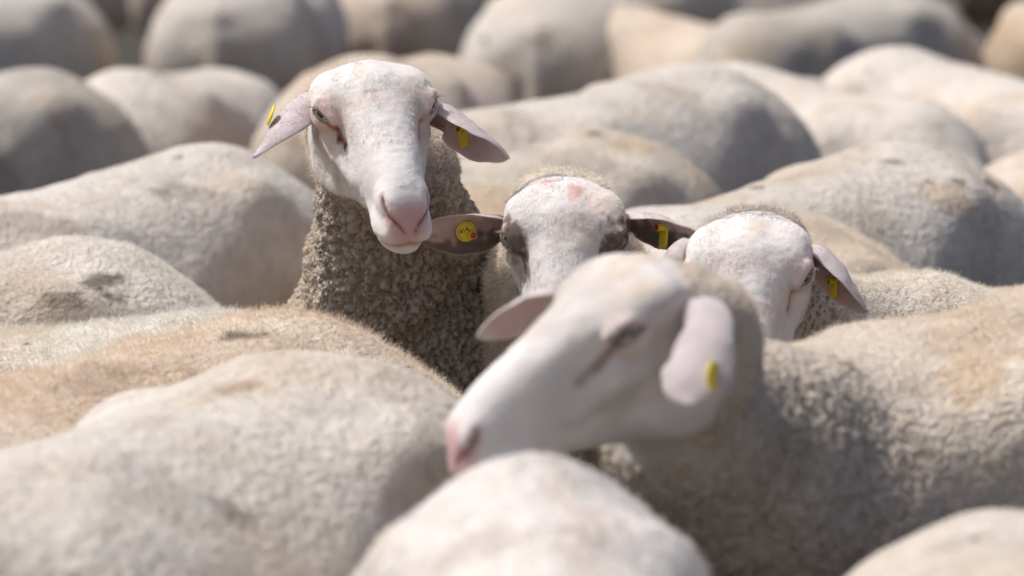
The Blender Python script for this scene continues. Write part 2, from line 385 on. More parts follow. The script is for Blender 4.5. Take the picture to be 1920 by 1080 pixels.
# ------------------------------------------------------------------ ears, eyes, tags, hair
def curve_pts(C, n):
    C = np.asarray(C, float); s = np.r_[0, np.cumsum(np.linalg.norm(np.diff(C, axis=0), axis=1))]; s /= s[-1]
    t = np.linspace(0, 1, n); return np.stack([pchip(s, C[:, k], t) for k in range(3)], 1), t
def ear_mesh(C, opens, length_w=.033, cup=(3.6, 2.3, 1.5, .7), inner=(.62, .47, .44), outer=(.56, .49, .485), edge=None, seed=0, nu=26, nv=44, wprof=None):
    """C: centreline points; opens: direction the hollow side faces, at base / middle / tip. Returns V, quads, col, normals-free attributes."""
    P, t = curve_pts(C, nv)
    T = np.gradient(P, axis=0); T /= np.linalg.norm(T, axis=1)[:, None]
    O, _ = curve_pts(np.asarray(opens) + np.arange(len(opens))[:, None] * 1e-4, nv); O = O - (O * T).sum(1)[:, None] * T; O /= np.linalg.norm(O, axis=1)[:, None]
    Sd = np.cross(T, O)
    wp = wprof or [(0, .50), (.12, .66), (.35, .97), (.52, 1.0), (.72, .82), (.88, .50), (.96, .27), (1, .06)]
    w = pchip([a for a, _ in wp], [b for _, b in wp], t) * length_w
    ph = pchip(np.linspace(0, 1, len(cup)), cup, t)
    rng = np.random.default_rng(seed)
    a = np.linspace(-.5, .5, nu)
    rows = []; cols = []
    th = .0034 * (1 - .45 * t)
    for side in (0, 1):
        aa = a if side == 0 else a[::-1]
        R = (2 * w / ph)[:, None]; ang = ph[:, None] * aa[None, :]
        prof = (1 - np.abs(2 * aa) ** 4)[None, :] * th[:, None] + .0006
        rr = R + (prof if side else -prof * .0)
        x = rr * np.sin(ang); z = R - rr * np.cos(ang)
        p = P[:, None] + Sd[:, None] * x[..., None] + O[:, None] * z[..., None]
        rows.append(p); cols.append((side, aa))
    V = np.concatenate(rows, 1).reshape(-1, 3); M = 2 * nu
    V = V + .0012 * np.stack([vnoise(V * 60 + 9 * k, seed + k) for k in range(3)], 1)
    i, j = np.meshgrid(np.arange(nv - 1), np.arange(M), indexing='ij')
    Q = np.stack([i * M + j, i * M + (j + 1) % M, (i + 1) * M + (j + 1) % M, (i + 1) * M + j], -1).reshape(-1, 4)
    cap = [[(nv - 1) * M + j, (nv - 1) * M + j + 1, (nv - 1) * M + M - 2 - j, (nv - 1) * M + M - 1 - j] for j in range(nu - 1)]
    Q = np.concatenate([Q, np.array(cap)])
    tt = np.repeat(t, M); A = np.tile(np.concatenate([a, a[::-1]]), nv); sd = np.tile(np.repeat([0, 1], nu), nv)
    col = np.tile(np.array(outer), (len(V), 1)) * (1 + .06 * fbm(V * 45, seed)[:, None])
    col = mixc(col, (.62, .47, .46), .35 * sstep(.1, .6, fbm(V * 30, seed + 3)) * (sd == 1))
    inn = mixc(np.tile(np.array(inner), (len(V), 1)), (.58, .30, .27), .6 * sstep(.0, .5, fbm(V * 55, seed + 5)))
    inn = mixc(inn, (.70, .62, .59), sstep(.72, .95, tt) * .8)
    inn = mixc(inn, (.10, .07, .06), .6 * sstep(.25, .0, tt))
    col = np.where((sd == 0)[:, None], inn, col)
    col = mixc(col, (.72, .66, .63), sstep(.44, .49, np.abs(A)) * .7)
    if edge is not None:                                                       # dark hair along one rim of the ear
        k = sstep(.12, .40, A * edge[0] + .18 * vnoise(V * 120, seed + 8) + .10) * sstep(.02, .15, tt)
        k = np.where(sd == 1, k * sstep(.25, .46, A * edge[0] + .12 * vnoise(V * 90, seed + 9)), k)
        col = mixc(col, (.15, .115, .09), .92 * k)
        col = mixc(col, (.55, .46, .38), .6 * sstep(.47, .5, A * edge[0]))
    return V, Q, np.clip(col, .01, .95), sd, tt

def child(name, me, parent, mats, M=None, **props):
    o = bpy.data.objects.new(name, me); COL.objects.link(o); o.parent = parent
    for m in (mats if isinstance(mats, (list, tuple)) else [mats]): me.materials.append(m) if len(me.materials) < (len(mats) if isinstance(mats, (list, tuple)) else 1) else None
    if M is not None: o.matrix_local = M
    for k, v in props.items(): o[k] = v
    return o
def mat4(X, Y, Z, loc):
    return Matrix(((X[0], Y[0], Z[0], loc[0]), (X[1], Y[1], Z[1], loc[1]), (X[2], Y[2], Z[2], loc[2]), (0, 0, 0, 1)))
def lathe(prof, n=28):
    "closed surface of revolution about z from (radius, z) pairs"
    V = []; Q = []
    for r, z in prof:
        for k in range(n): V.append((r * math.cos(2 * math.pi * k / n), r * math.sin(2 * math.pi * k / n), z))
    for i in range(len(prof) - 1):
        for k in range(n): Q.append((i * n + k, i * n + (k + 1) % n, (i + 1) * n + (k + 1) % n, (i + 1) * n + k))
    return np.array(V), np.array(Q)
_eye_mesh = None
def eye_obj(root, base, Oh, Rh, sy, hs):
    global _eye_mesh
    if _eye_mesh is None:
        pr = [(EYE_R * math.sin(a) + 1e-5, -EYE_R * math.cos(a) + (.0012 * max(0, -math.cos(a) - .80) / .2 if False else 0)) for a in np.linspace(0, math.pi, 24)]
        V, Q = lathe(pr, 36); _eye_mesh = to_mesh('eye', V, Q); _eye_mesh.materials.append(EYEM)
    m = np.array([1, sy, 1]); c = Oh + hs * (Rh @ (EYE * m))
    z = Rh @ (EO * m); x = Rh @ (ET * m); x = nrm(x - z * (x @ z)); y = np.cross(z, x)
    if y[2] < 0: x, y = -x, -y
    o = bpy.data.objects.new('eye', _eye_mesh); COL.objects.link(o); o.parent = root
    o.matrix_local = mat4(x, y, z, c - base) @ Matrix.Scale(hs, 4)
    return o
def text_mesh(txt, size):
    cu = bpy.data.curves.new('printed_number', 'FONT'); cu.body = txt; cu.size = size; cu.align_x = 'CENTER'; cu.align_y = 'CENTER'; cu.extrude = .00015; cu.resolution_u = 2
    o = bpy.data.objects.new('printed_number', cu); COL.objects.link(o)
    me = bpy.data.meshes.new_from_object(o.evaluated_get(bpy.context.evaluated_depsgraph_get()))
    bpy.data.objects.remove(o); bpy.data.curves.remove(cu); me.name = 'printed_number'; me.materials.clear()
    return me
def ear_tag(root, base, c, zdir, ydir, kind='disc', red=True, txt='414', size=1.0, collar=True):
    "yellow plastic ear tag; zdir its face, ydir the upper edge of the print"
    z = nrm(zdir); y = np.asarray(ydir, float); y = nrm(y - z * (y @ z)); x = np.cross(y, z)
    M = mat4(x, y, z, np.asarray(c) - base) @ Matrix.Scale(size, 4)
    if kind == 'disc':
        V, Q = lathe([(1e-5, -.0012), (.0128, -.0012), (.0136, -.0006), (.0136, .0006), (.0128, .0012), (1e-5, .0013)], 36)
    else:                                                                       # a short flag, gently bowed
        nx_, ny_ = 8, 12; V = []; Q = []
        for k, zz in enumerate((.001, -.001)):
            for i in range(nx_ + 1):
                for j in range(ny_ + 1):
                    u = i / nx_ * 2 - 1; v = j / ny_
                    hw = .0088 * (1 - .10 * v) * min(1, .75 + 3 * min(v, 1 - v) + .0)
                    V.append((u * hw, .010 - .034 * v, zz + .004 * v * v - .002 * u * u))
        W = ny_ + 1; n1 = (nx_ + 1) * W
        for i in range(nx_):
            for j in range(ny_):
                a = i * W + j; Q.append((a, a + 1, a + W + 1, a + W)); Q.append((n1 + a, n1 + a + W, n1 + a + W + 1, n1 + a + 1))
        rim = [j for j in range(W)] + [i * W + W - 1 for i in range(1, nx_ + 1)] + [nx_ * W + j for j in range(W - 2, -1, -1)] + [i * W for i in range(nx_ - 1, 0, -1)]
        for q in range(len(rim)): a, b_ = rim[q], rim[(q + 1) % len(rim)]; Q.append((a, n1 + a, n1 + b_, b_))
        V = np.array(V); Q = np.array(Q)
    tag = child('ear_tag', to_mesh('ear_tag', V, Q), root, YEL, M)
    off = (0.0045, -.0060, 0) if kind == 'disc' else (0, .0035, 0)
    cv, cq = lathe([(.0066, .0008), (.0060, .0060), (.0052, .0105), (.0044, .0108), (.0042, .0085)], 24)
    if collar: child('tag_collar', to_mesh('tag_collar', cv, cq), tag, YEL, Matrix.Translation(off))
    if red:
        rv, rq = lathe([(.0043, .0080), (.0043, .0106), (.0030, .0116), (1e-5, .0112)], 20)
        child('tag_pin', to_mesh('tag_pin', rv, rq), tag, RED, Matrix.Translation(off))
    if kind == 'disc' and txt:
        child('printed_number', text_mesh(txt, .0085), tag, INK, Matrix.Translation((-.0025, .0025, .0014)))
        rng = np.random.default_rng(4); V = []; Q = []
        for q in range(30):                                                      # tiny print round the rim
            a = 2.2 + 3.1 * q / 29 if q < 16 else 5.6 + 2.6 * (q - 16) / 13; r = .0112 + rng.uniform(-.0004, .0004)
            h_ = rng.uniform(.0005, .0010); w_ = .00022; cx, cy = r * math.cos(a), r * math.sin(a); ux, uy = math.cos(a), math.sin(a)
            n0 = len(V)
            for s, t_ in ((-1, -1), (1, -1), (1, 1), (-1, 1)): V.append((cx + ux * h_ * s - uy * w_ * t_, cy + uy * h_ * s + ux * w_ * t_, .00145))
            Q.append((n0, n0 + 1, n0 + 2, n0 + 3))
        child('printed_marks', to_mesh('printed_marks', np.array(V), np.array(Q), smooth=False), tag, INK)
    if kind == 'flag' and txt:                                                   # two bars on the collar
        V = []; Q = []
        for a0 in np.deg2rad([60, 120]) if txt == '11' else np.deg2rad([90]):
            for f in (0, math.pi):
                n0 = len(V)
                for zz in (.0025, .0088):
                    r = .0066 - .0014 * zz / .0105 + .0004
                    for da in (-.10, .10): V.append((r * math.cos(a0 + f + da), r * math.sin(a0 + f + da) + .0035, zz))
                Q.append((n0, n0 + 1, n0 + 3, n0 + 2))
        child('printed_number', to_mesh('printed_number', np.array(V), np.array(Q), smooth=False), tag, INK)
    return tag

def hair_obj(name, root, base, P, D, length, rad, col, seed, segs=4, curl=.25, gravity=None):
    "one hair-curve object: roots P (world), directions D"
    n = len(P)
    if n == 0: return None
    rng = np.random.default_rng(seed)
    t = np.linspace(0, 1, segs)[None, :, None]
    L = np.asarray(length).reshape(-1, 1, 1)
    a = rng.normal(size=(n, 1, 3)) * curl; b2 = rng.normal(size=(n, 1, 3)) * curl
    pos = P[:, None] + L * (D[:, None] * t + a * t ** 2 + b2 * (t ** 3 - t ** 2) * 2)
    hc = bpy.data.hair_curves.new(name); hc.add_curves([segs] * n)
    hc.attributes['position'].data.foreach_set('vector', np.ascontiguousarray(pos - base, np.float32).ravel()) if 'position' in hc.attributes else hc.points.foreach_set('position', (pos - base).astype(np.float32).ravel())
    r = hc.attributes.get('radius') or hc.attributes.new('radius', 'FLOAT', 'POINT')
    rr = np.broadcast_to((np.asarray(rad).reshape(-1, 1) * np.linspace(1, .35, segs)[None, :]), (n, segs))
    r.data.foreach_set('value', np.ascontiguousarray(rr, np.float32).ravel())
    c = hc.attributes.new('col', 'FLOAT_COLOR', 'CURVE')
    c.data.foreach_set('color', np.concatenate([col, np.ones((n, 1))], 1).astype(np.float32).ravel())
    hc.materials.append(HAIR)
    o = bpy.data.objects.new(name, hc); COL.objects.link(o); o.parent = root; o['kind'] = 'stuff'
    return o

# ------------------------------------------------------------------ a sheep
def sheep(label, xy, yaw, S=1.0, hgt=1.0, wid=1.0, neck=None, head=None, head_s=1.0, wool=(.60, .56, .50), seed=0, fine=None, coarse=.013, legs=True,
          sag=0.0, ears=None, tags=(), fur=0, face_fur=0, staple=None, speck=.25, face=None, lump=.012, fn_extra=None, paint=None, tail=True, wool_len=.008, wool_rad=.00026, open_field=True, eyes=True, poll=.014, blots=(), group='sheep packed together in the flock', shape=None):
    """xy: ground point under the trunk; yaw: 0 heads to the camera, +90 to picture right, 180 away (degrees). neck: list of (point, radius) world; head: (O, R) world"""
    base = np.array([xy[0], xy[1], 0.0]); Rb = frame(math.radians(yaw), 0, 0)
    st = [(x * S, zt * S * hgt + sag * (x - 0) , zb * S * hgt, w * S * wid) for x, zt, zb, w in (shape or TORSO_ST)]
    torso = loft(st, 2.15, -.06, .47)
    def W(l): return base + Rb @ (np.asarray(l, float) * S * np.array([1, 1, hgt]))
    if neck is None:
        neck = [(W((.36, 0, .58)), .135 * S), (W((.62, 0, .43)), .105 * S), (W((.76, 0, .30)), .085 * S)]
        ang = math.radians(55); hx = np.array([math.cos(ang), 0, -math.sin(ang)]); hz = np.array([math.sin(ang), 0, math.cos(ang)]); hy = np.array([0, 1.0, 0])
        head = (W((.80, 0, .27)), Rb @ np.stack([hx, hy, hz], 1))
    Oh, Rh = head; hs = head_s * S
    LG = []
    if legs:
        for sy in (1, -1):
            LG += [[((.31, .12 * sy, .44), .075), ((.32, .125 * sy, .29), .045), ((.315, .125 * sy, .12), .026), ((.325, .125 * sy, .03), .032)],
                   [((-.38, .12 * sy, .50), .115), ((-.30, .135 * sy, .38), .075), ((-.43, .125 * sy, .24), .036), ((-.405, .125 * sy, .10), .026), ((-.39, .125 * sy, .03), .032)]]
    neck = list(neck) + [(Oh + Rh @ (np.array([.030, 0, -.070]) * hs), .046 * hs)]
    hc = Oh + Rh @ (np.array([.12, 0, -.01]) * hs)
    nk = np.array([p for p, _ in neck]); nlo, nhi = nk.min(0) - .3, nk.max(0) + .3
    def f(P):
        L = (P - base) @ Rb
        d = torso(L)
        d = smin(d, ell(L, np.array([-.33, .0, .685 * hgt]) * S, np.array([.12, .13 * wid, .105]) * S), .05)        # croup
        A_ = L * [1, 0, 1]; A_[:, 1] = np.abs(L[:, 1])
        q_ = lambda c, r: ell(A_, np.array(c) * S * np.array([1, wid, hgt]), np.array(r) * S)
        d = smin(d, q_((-.37, .145, .50), (.16, .095, .19)), .07)                                                     # thigh
        d = smin(d, q_((-.225, .150, .700), (.050, .040, .045)), .06)                                                 # point of the hip
        d = smin(d, q_((.25, .150, .53), (.12, .085, .19)), .07)                                                      # shoulder
        d = smax(d, -q_((-.165, .292, .565), (.085, .060, .15)), .085)                                                # flank hollow
        d = smax(d, -q_((.40, .235, .60), (.07, .06, .13)), .06)                                                      # before the shoulder
        if tail: d = smin(d, cone(L, np.array([-.525, 0, .655 * hgt]) * S, np.array([-.575, 0, .44 * hgt]) * S, .036 * S, .024 * S), .03)
        m = L[:, 2] < .62 * S * hgt
        if legs and m.any():
            l = L[m]; dd = d[m]
            for ch in LG:
                c = np.full(len(l), 9.0)
                for (a, ra), (b_, rb) in zip(ch[:-1], ch[1:]):
                    c = np.minimum(c, cone(l, np.array(a) * S * np.array([1, 1, hgt]), np.array(b_) * S * np.array([1, 1, hgt]), ra * S, rb * S))
                dd = smin(dd, c, .05)
            d[m] = dd
        m = ((P > nlo) & (P < nhi)).all(1)
        if m.any():
            p = P[m]; c = np.full(len(p), 9.0)
            for (a, ra), (b_, rb) in zip(neck[:-1], neck[1:]): c = smin(c, cone(p, a, b_, ra, rb), .02)
            d[m] = smin(d[m], c, .09)
        if fn_extra is not None: d = fn_extra(P, d)
        m = ((P - hc) ** 2).sum(1) < (.27 * hs) ** 2
        if m.any():
            d[m] = smin(d[m], head_sdf((P[m] - Oh) @ Rh / hs) * hs, .030)
        return d
    # bounds
    cs = np.array([W((x, y, z)) for x in (-.64, .56) for y in (-.3, .3) for z in (-.01, .84)])
    pts = np.concatenate([cs, nk - .2, nk + .2, [hc - .24 * hs, hc + .24 * hs]]); lo, hi = pts.min(0) - .02, pts.max(0) + .02; lo[2] = max(lo[2], -.03)
    if fine: ax = [axis(lo[k], hi[k], fine[0], coarse, fine[1][k], fine[2][k]) for k in range(3)]
    else: ax = [axis(lo[k], hi[k], coarse, coarse, 1, 0) for k in range(3)]
    V, Q = surface_nets(sample(f, ax), ax)
    # keep the one connected body
    n0 = len(V)
    Nv = vert_normals(V, Q)
    H = (V - Oh) @ Rh / hs
    nearh = ((H - [.12, 0, 0]) ** 2).sum(1) < .26 ** 2
    dh = np.full(n0, 1.0); dh[nearh] = head_sdf(H[nearh])
    L = ((V - base) @ Rb) / S
    nz = vnoise(V * 55, seed) * .6 + vnoise(V * 140, seed + 1) * .4
    xb = np.where(H[:, 2] > .0, np.where(H[:, 2] > .02, .020 + (poll - .020) * sstep(.02, .055, H[:, 2]), .020), .020 + .050 * sstep(-.060, -.115, H[:, 2]))
    bare = sstep(-.010, .010, H[:, 0] - xb + nz * .010) * sstep(.030, .016, np.abs(dh))
    legb = sstep(.36, .28, L[:, 2]) * (np.abs(L[:, 1]) > .03)
    wl = np.clip(1 - bare, 0, 1) * (1 - legb)
    # relief of the coat
    disp = wl * (lump * fbm(V * 3.2, seed + 5, 3) + .0050 * fbm(V * np.array([9., 9., 6.]), seed + 8, 2) + .0022 * fbm(V * 20, seed + 9, 2))
    near_face = sstep(.06, .0, dh) * wl
    disp += (1 - wl) * (.0009 * fbm(H * 55, seed + 15) + .0006 * fbm(H * 150, seed + 16, 2)) * nearh
    disp += wl * .005 * sstep(.0, .05, np.abs(H[:, 0] - xb)) * nearh
    crack = np.zeros(n0)
    if staple is not None:
        sm = staple(V, Nv, H, L) * wl
        q = sm > .02
        p = V[q] + .013 * np.stack([vnoise(V[q] * 30, seed + 20 + k) for k in range(3)], 1) + .005 * np.stack([vnoise(V[q] * 95, seed + 25 + k) for k in range(3)], 1)
        rs = frame(0, 0, 0); sc = np.array([108., 95., 32.])
        f1, f2 = worley(p * sc, seed + 40); g1, g2 = worley(p * sc * 2.1, seed + 50)
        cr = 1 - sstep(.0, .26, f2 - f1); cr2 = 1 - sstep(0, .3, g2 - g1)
        up = ((f1 < 9) * 1.0)
        disp[q] += sm[q] * (-.0080 * cr - .0035 * cr2 + .002 * (1 - f1) + .012 * vnoise(V[q] * np.array([20., 20., 4.]) + 1.2 * vnoise(V[q] * 6, seed + 47)[:, None], seed + 48))
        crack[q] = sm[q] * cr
    V = V + Nv * disp[:, None]
    # colour of the coat itself
    w = np.array(wool)
    col = np.tile(w, (n0, 1)) * (1 + .10 * fbm(V * 2.2, seed + 60)[:, None])
    col = mixc(col, w * [.80, .72, .62], .5 * sstep(.05, .5, fbm(V * 4.0, seed + 61)))
    col = mixc(col, w * [.70, .62, .54], .75 * sstep(.62, .35, L[:, 2] / hgt))           # painted shade and some dirt, browner towards the belly and legs
    if staple is not None: col = mixc(col, (.53, .455, .37), .8 * staple(V, Nv, H, L) * wl)
    col = mixc(col, (.24, .185, .135), crack * .5)                                       # darker in the cracks between the locks
    fc = np.tile(np.array([.735, .70, .67]), (n0, 1)) * (1 + .05 * fbm(H * 30, seed + 62)[:, None])
    fc = mixc(fc, (.68, .585, .48), .70 * sstep(.0, .45, fbm(H * 17 + 5, seed + 63)) * sstep(.20, .08, H[:, 0]))
    fc = mixc(fc, (.74, .61, .57), .35 * sstep(.05, .5, fbm(H * 24 + 9, seed + 64)))
    sgn = np.sign(H[:, 1]); M_ = H * np.stack([np.ones(n0), np.where(sgn == 0, 1, sgn), np.ones(n0)], 1)
    er = np.sqrt(((M_ - (EYE + EO * .012)) ** 2).sum(1))
    fc = mixc(fc, (.66, .47, .43), .55 * sstep(.036, .018, er))
    tg = chain(M_, TEAR, TEARR) + .0012 * nz
    fc = mixc(fc, (.58, .42, .38), .5 * sstep(.010, .002, tg)); fc = mixc(fc, (.26, .15, .12), .75 * sstep(.0030, .0002, tg))
    Qe = M_ - (EYE + EO * .021); le = np.sqrt(((Qe @ ET) / .0135) ** 2 + ((Qe @ EV) / .0052) ** 2)
    ins = (er < .03)
    fc = mixc(fc, (.10, .075, .065), .9 * sstep(1.30, 1.0, le) * ins * ((M_ - EYE) @ EO > .004))
    mo = chain(M_, MOU, MOUR)
    nose = sstep(.012, -.006, ell(M_, (.280, .0, -.017), (.026, .025, .027)) + .004 * nz)
    lips = sstep(.012, .002, mo + .003 * nz) * sstep(.235, .265, H[:, 0])
    nose = np.maximum(nose, .75 * lips)
    fc = mixc(fc, (.60, .355, .345), .92 * nose)
    dn = chain(M_, NOS, NOSR)
    fc = mixc(fc, (.50, .27, .25), .55 * sstep(.007, .001, dn)); fc = mixc(fc, (.07, .032, .030), .85 * sstep(.0012, -.0006, dn))
    fc = mixc(fc, (.42, .22, .21), .75 * sstep(.005, .0005, mo))
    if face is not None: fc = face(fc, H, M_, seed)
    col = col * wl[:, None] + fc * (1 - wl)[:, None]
    col = mixc(col, (.50, .42, .34), legb * .8)
    col = mixc(col, (.05, .04, .035), sstep(.055, .04, L[:, 2]) * legb)                   # hooves
    for bx, by, br, bc, bs in blots:                                                        # marks on this one coat
        ex, ey, ed = project(V); dd_ = np.hypot(ex - bx, ey - by); m_ = np.where(dd_ < max(12, dd_.min() + 2))[0]; c_ = V[m_[ed[m_].argmin()]]
        br3 = np.broadcast_to(br, 3)
        q_ = np.sqrt((((V - c_) / br3) ** 2).sum(1)) + .55 * vnoise(V * (1.1 / br3.max()), seed + 31) + .35 * vnoise(V * (3.1 / br3.max()), seed + 32)
        col = mixc(col, bc, bs * sstep(1.05, .45, q_))
    if paint is not None: col = paint(col, V, L, H, wl)
    wet = nose * (1 - wl) * .8
    spk = speck * wl * sstep(.45, .65, L[:, 2])
    stp = np.zeros(n0)
    if staple is not None: stp = staple(V, Nv, H, L) * wl
    parts = [(V, Q, col, wl, wet, spk)]
    # ears belong to the same body mesh
    es = ears if ears is not None else [dict(C=[Oh + hs * (Rh @ (np.array(p) * [1, s, 1])) for p in ((.035, .050, .050), (.030, .085, .048), (.028, .125, .032), (.034, .165, -.002))],
                                             opens=[Rh @ (np.array(o) * [1, s, 1]) for o in ((.8, .2, -.5), (.7, 0, -.7), (.5, -.3, -.7))], length_w=.032 * hs, seed=seed + s, nu=12, nv=18) for s in (1, -1)]
    ear_pts = []
    for e in es:
        e = dict(e); v, q, c, sd, tt = ear_mesh(**e)
        parts.append((v, q, c, np.zeros(len(v)), np.zeros(len(v)), np.zeros(len(v)))); ear_pts.append((v, q, c, sd, tt))
    k = 0; VV, QQ, CC, WW, WE, SP = [], [], [], [], [], []
    for v, q, c, a, b_, s_ in parts:
        VV.append(v); QQ.append(q + k); CC.append(c); WW.append(a); WE.append(b_); SP.append(s_); k += len(v)
    V2 = np.concatenate(VV); Q2 = np.concatenate(QQ); C2 = np.clip(np.concatenate(CC), .008, .92); W2 = np.concatenate(WW)
    me = to_mesh('sheep', V2 - base, Q2, [('col', 'FLOAT_COLOR', C2), ('wool', 'FLOAT', W2), ('wet', 'FLOAT', np.concatenate(WE)), ('speck', 'FLOAT', np.concatenate(SP))])
    me.materials.append(COAT)
    root = bpy.data.objects.new('sheep', me); COL.objects.link(root); root.location = base
    root['label'] = label; root['category'] = 'sheep'; root['group'] = group
    if eyes:
        for s in (1, -1): eye_obj(root, base, Oh, Rh, s, hs)
    for t in tags:
        t = dict(t); px, py = t.pop('px'); lift = t.pop('lift', .004); outer = t.pop('outer', False)
        A = np.concatenate([e[0][e[3] == (1 if outer else 0)] for e in ear_pts]); ex, ey, ed = project(A)
        dd = np.hypot(ex - px, ey - py); m = dd < max(14, dd.min() + 1)
        t['c'] = at(px, py, (ed[m].min() if outer else ed[m].max()) - lift); ear_tag(root, base, **t)
    # coat hair
    if fur or face_fur:
        N2 = vert_normals(V2, Q2); rng = np.random.default_rng(seed + 99)
        ctr = V2[Q2].mean(1); nq = N2[Q2].mean(1); wq = W2[Q2].mean(1)
        ar = .5 * np.linalg.norm(np.cross(V2[Q2[:, 2]] - V2[Q2[:, 0]], V2[Q2[:, 3]] - V2[Q2[:, 1]]), axis=1)
        view = CP - ctr; view /= np.linalg.norm(view, axis=1)[:, None]
        px, py, dep = project(ctr)
        vis = ((nq * view).sum(1) > -.45) & (px > -250) & (px < 2170) & (py > -150) & (py < 1230)
        Hq = (ctr - Oh) @ Rh / hs
        Mq = Hq * np.stack([np.ones(len(Hq)), np.where(Hq[:, 1] < 0, -1, 1), np.ones(len(Hq))], 1)
        eyeq = ((Mq - (EYE + EO * .019)) @ ET / .0150) ** 2 + ((Mq - (EYE + EO * .019)) @ EV / .0085) ** 2 + ((Mq - (EYE + EO * .019)) @ EO / .02) ** 2
        isear = np.arange(len(Q2)) >= len(Q)
        SQ = np.concatenate([stp, np.zeros(len(V2) - n0)])[Q2].mean(1)
        def scatter(dens, mask):
            wgt = ar * dens * mask * vis; n = int(wgt.sum())
            if n < 1: return None
            i = rng.choice(len(Q2), n, p=wgt / wgt.sum()); u, v = rng.random((2, n, 1))
            q = Q2[i]; p = (V2[q[:, 0]] * (1 - u) + V2[q[:, 1]] * u) * (1 - v) + (V2[q[:, 3]] * (1 - u) + V2[q[:, 2]] * u) * v
            nn = (N2[q[:, 0]] * (1 - u) + N2[q[:, 1]] * u) * (1 - v) + (N2[q[:, 3]] * (1 - u) + N2[q[:, 2]] * u) * v
            cc = C2[q].mean(1); return i, p, nn / np.linalg.norm(nn, axis=1)[:, None], cc
        if fur:
            r = scatter(fur, (wq > .4) * (1 - .88 * SQ))
            if r:
                i, p, nn, cc = r; n = len(i)
                tq = np.stack([vnoise(p * 45, seed + 70 + k) for k in range(3)], 1)            # tufts lean together
                dd = nn * .8 + tq * .75 + rng.normal(size=(n, 3)) * .22 + np.array([0, 0, -.12]); dd /= np.linalg.norm(dd, axis=1)[:, None]
                hair_obj('fleece', root, base, p - nn * .001, dd, wool_len * (.6 + .7 * rng.random(n)) * (1 - .5 * SQ[i]), wool_rad, np.clip(cc * 1.42, 0, .93), seed, 4, .35)
        if face_fur:
            r = scatter(face_fur, (wq < .6) * (eyeq > 1) * (Hq[:, 0] < .262) * np.where(isear, .6, 1.0))
            if r:
                i, p, nn, cc = r; n = len(i)
                fl = np.tile(Rh[:, 0], (n, 1)) * np.where(Hq[i, 0] > .03, 1.0, .2)[:, None] + Rh[:, 1][None] * np.sign(Hq[i, 1])[:, None] * .35
                e_ = isear[i]
                fl[e_] = (Rh[:, 1][None] * np.sign(Hq[i, 1])[:, None] - np.array([0, 0, .6]))[e_]
                fl = fl - (fl * nn).sum(1)[:, None] * nn; fl /= np.linalg.norm(fl, axis=1)[:, None] + 1e-6
                tq = np.stack([vnoise(p * 70, seed + 80 + k) for k in range(3)], 1)
                dd = nn * .22 + fl * .85 + tq * .22 + rng.normal(size=(n, 3)) * .10; dd /= np.linalg.norm(dd, axis=1)[:, None]
                ln = .0038 * (.6 + .7 * rng.random(n)) * np.where(Hq[i, 0] > .2, .6, 1)
                hair_obj('face_hair', root, base, p - nn * .0006, dd, ln, .00016, np.clip(cc * 1.28, 0, .94), seed + 1, 3, .12)
        # lashes over each eye
        if face_fur:
            ps, ds = [], []
            for sy in (1, -1):
                m = np.array([1, sy, 1])
                for q in range(26):
                    a = rng.uniform(.25, 2.9); e = EYE + EO * .0165 + ET * math.cos(a) * .0150 + EV * math.sin(a) * .0085
                    ps.append(Oh + hs * (Rh @ (e * m))); dr = EO * .8 + EV * -.25 + ET * math.cos(a) * .35 + rng.normal(size=3) * .15
                    ds.append(Rh @ (nrm(dr) * m))
            hair_obj('eyelash', root, base, np.array(ps), np.array(ds), .007 + .005 * rng.random(len(ps)), .00024, np.tile([.62, .58, .55], (len(ps), 1)) * (.4 + .6 * rng.random((len(ps), 1))), seed + 2, 4, .15)
    return root
# ------------------------------------------------------------------ ground
def ground():
    m, nt, b = new_mat('trodden_earth')
    tc = N(nt, 'ShaderNodeTexCoord'); P = tc.outputs['Object']
    c = mixn(nt, ramp(nt, noise(nt, P, 2.2, 6), .42, .62), (.050, .036, .024), (.045, .042, .022))
    c = mixn(nt, ramp(nt, noise(nt, P, 40, 4), .35, .7), c, (.03, .024, .017))
    nt.links.new(c, b.inputs['Base Color']); b.inputs['Roughness'].default_value = .95
    bp = N(nt, 'ShaderNodeBump'); bp.inputs['Distance'].default_value = .03; nt.links.new(noise(nt, P, 14, 6), bp.inputs['Height']); nt.links.new(bp.outputs[0], b.inputs['Normal'])
    xs = np.concatenate([[-1500, -300, -60], np.linspace(-12, 12, 49), [60, 300, 1500]]); ys = np.concatenate([[-300, -40], np.linspace(-4, 32, 73), [80, 300, 2000]])
    X, Y = np.meshgrid(xs, ys, indexing='ij'); V = np.stack([X.ravel(), Y.ravel(), X.ravel() * 0], 1)
    inn = (abs(V[:, 0]) < 12) & (V[:, 1] > -4) & (V[:, 1] < 32); V[:, 2] = np.where(inn, .018 * vnoise(V * 1.7, 3) - .02, -.02)
    ny = len(ys); i, j = np.meshgrid(np.arange(len(xs) - 1), np.arange(ny - 1), indexing='ij'); a = (i * ny + j).ravel()
    Q = np.stack([a, a + ny, a + ny + 1, a + 1], 1)
    o = bpy.data.objects.new('ground', to_mesh('ground', V, Q)); COL.objects.link(o); o.data.materials.append(m)
    o['kind'] = 'structure'; o['label'] = 'bare trodden brown earth under the flock'
ground()

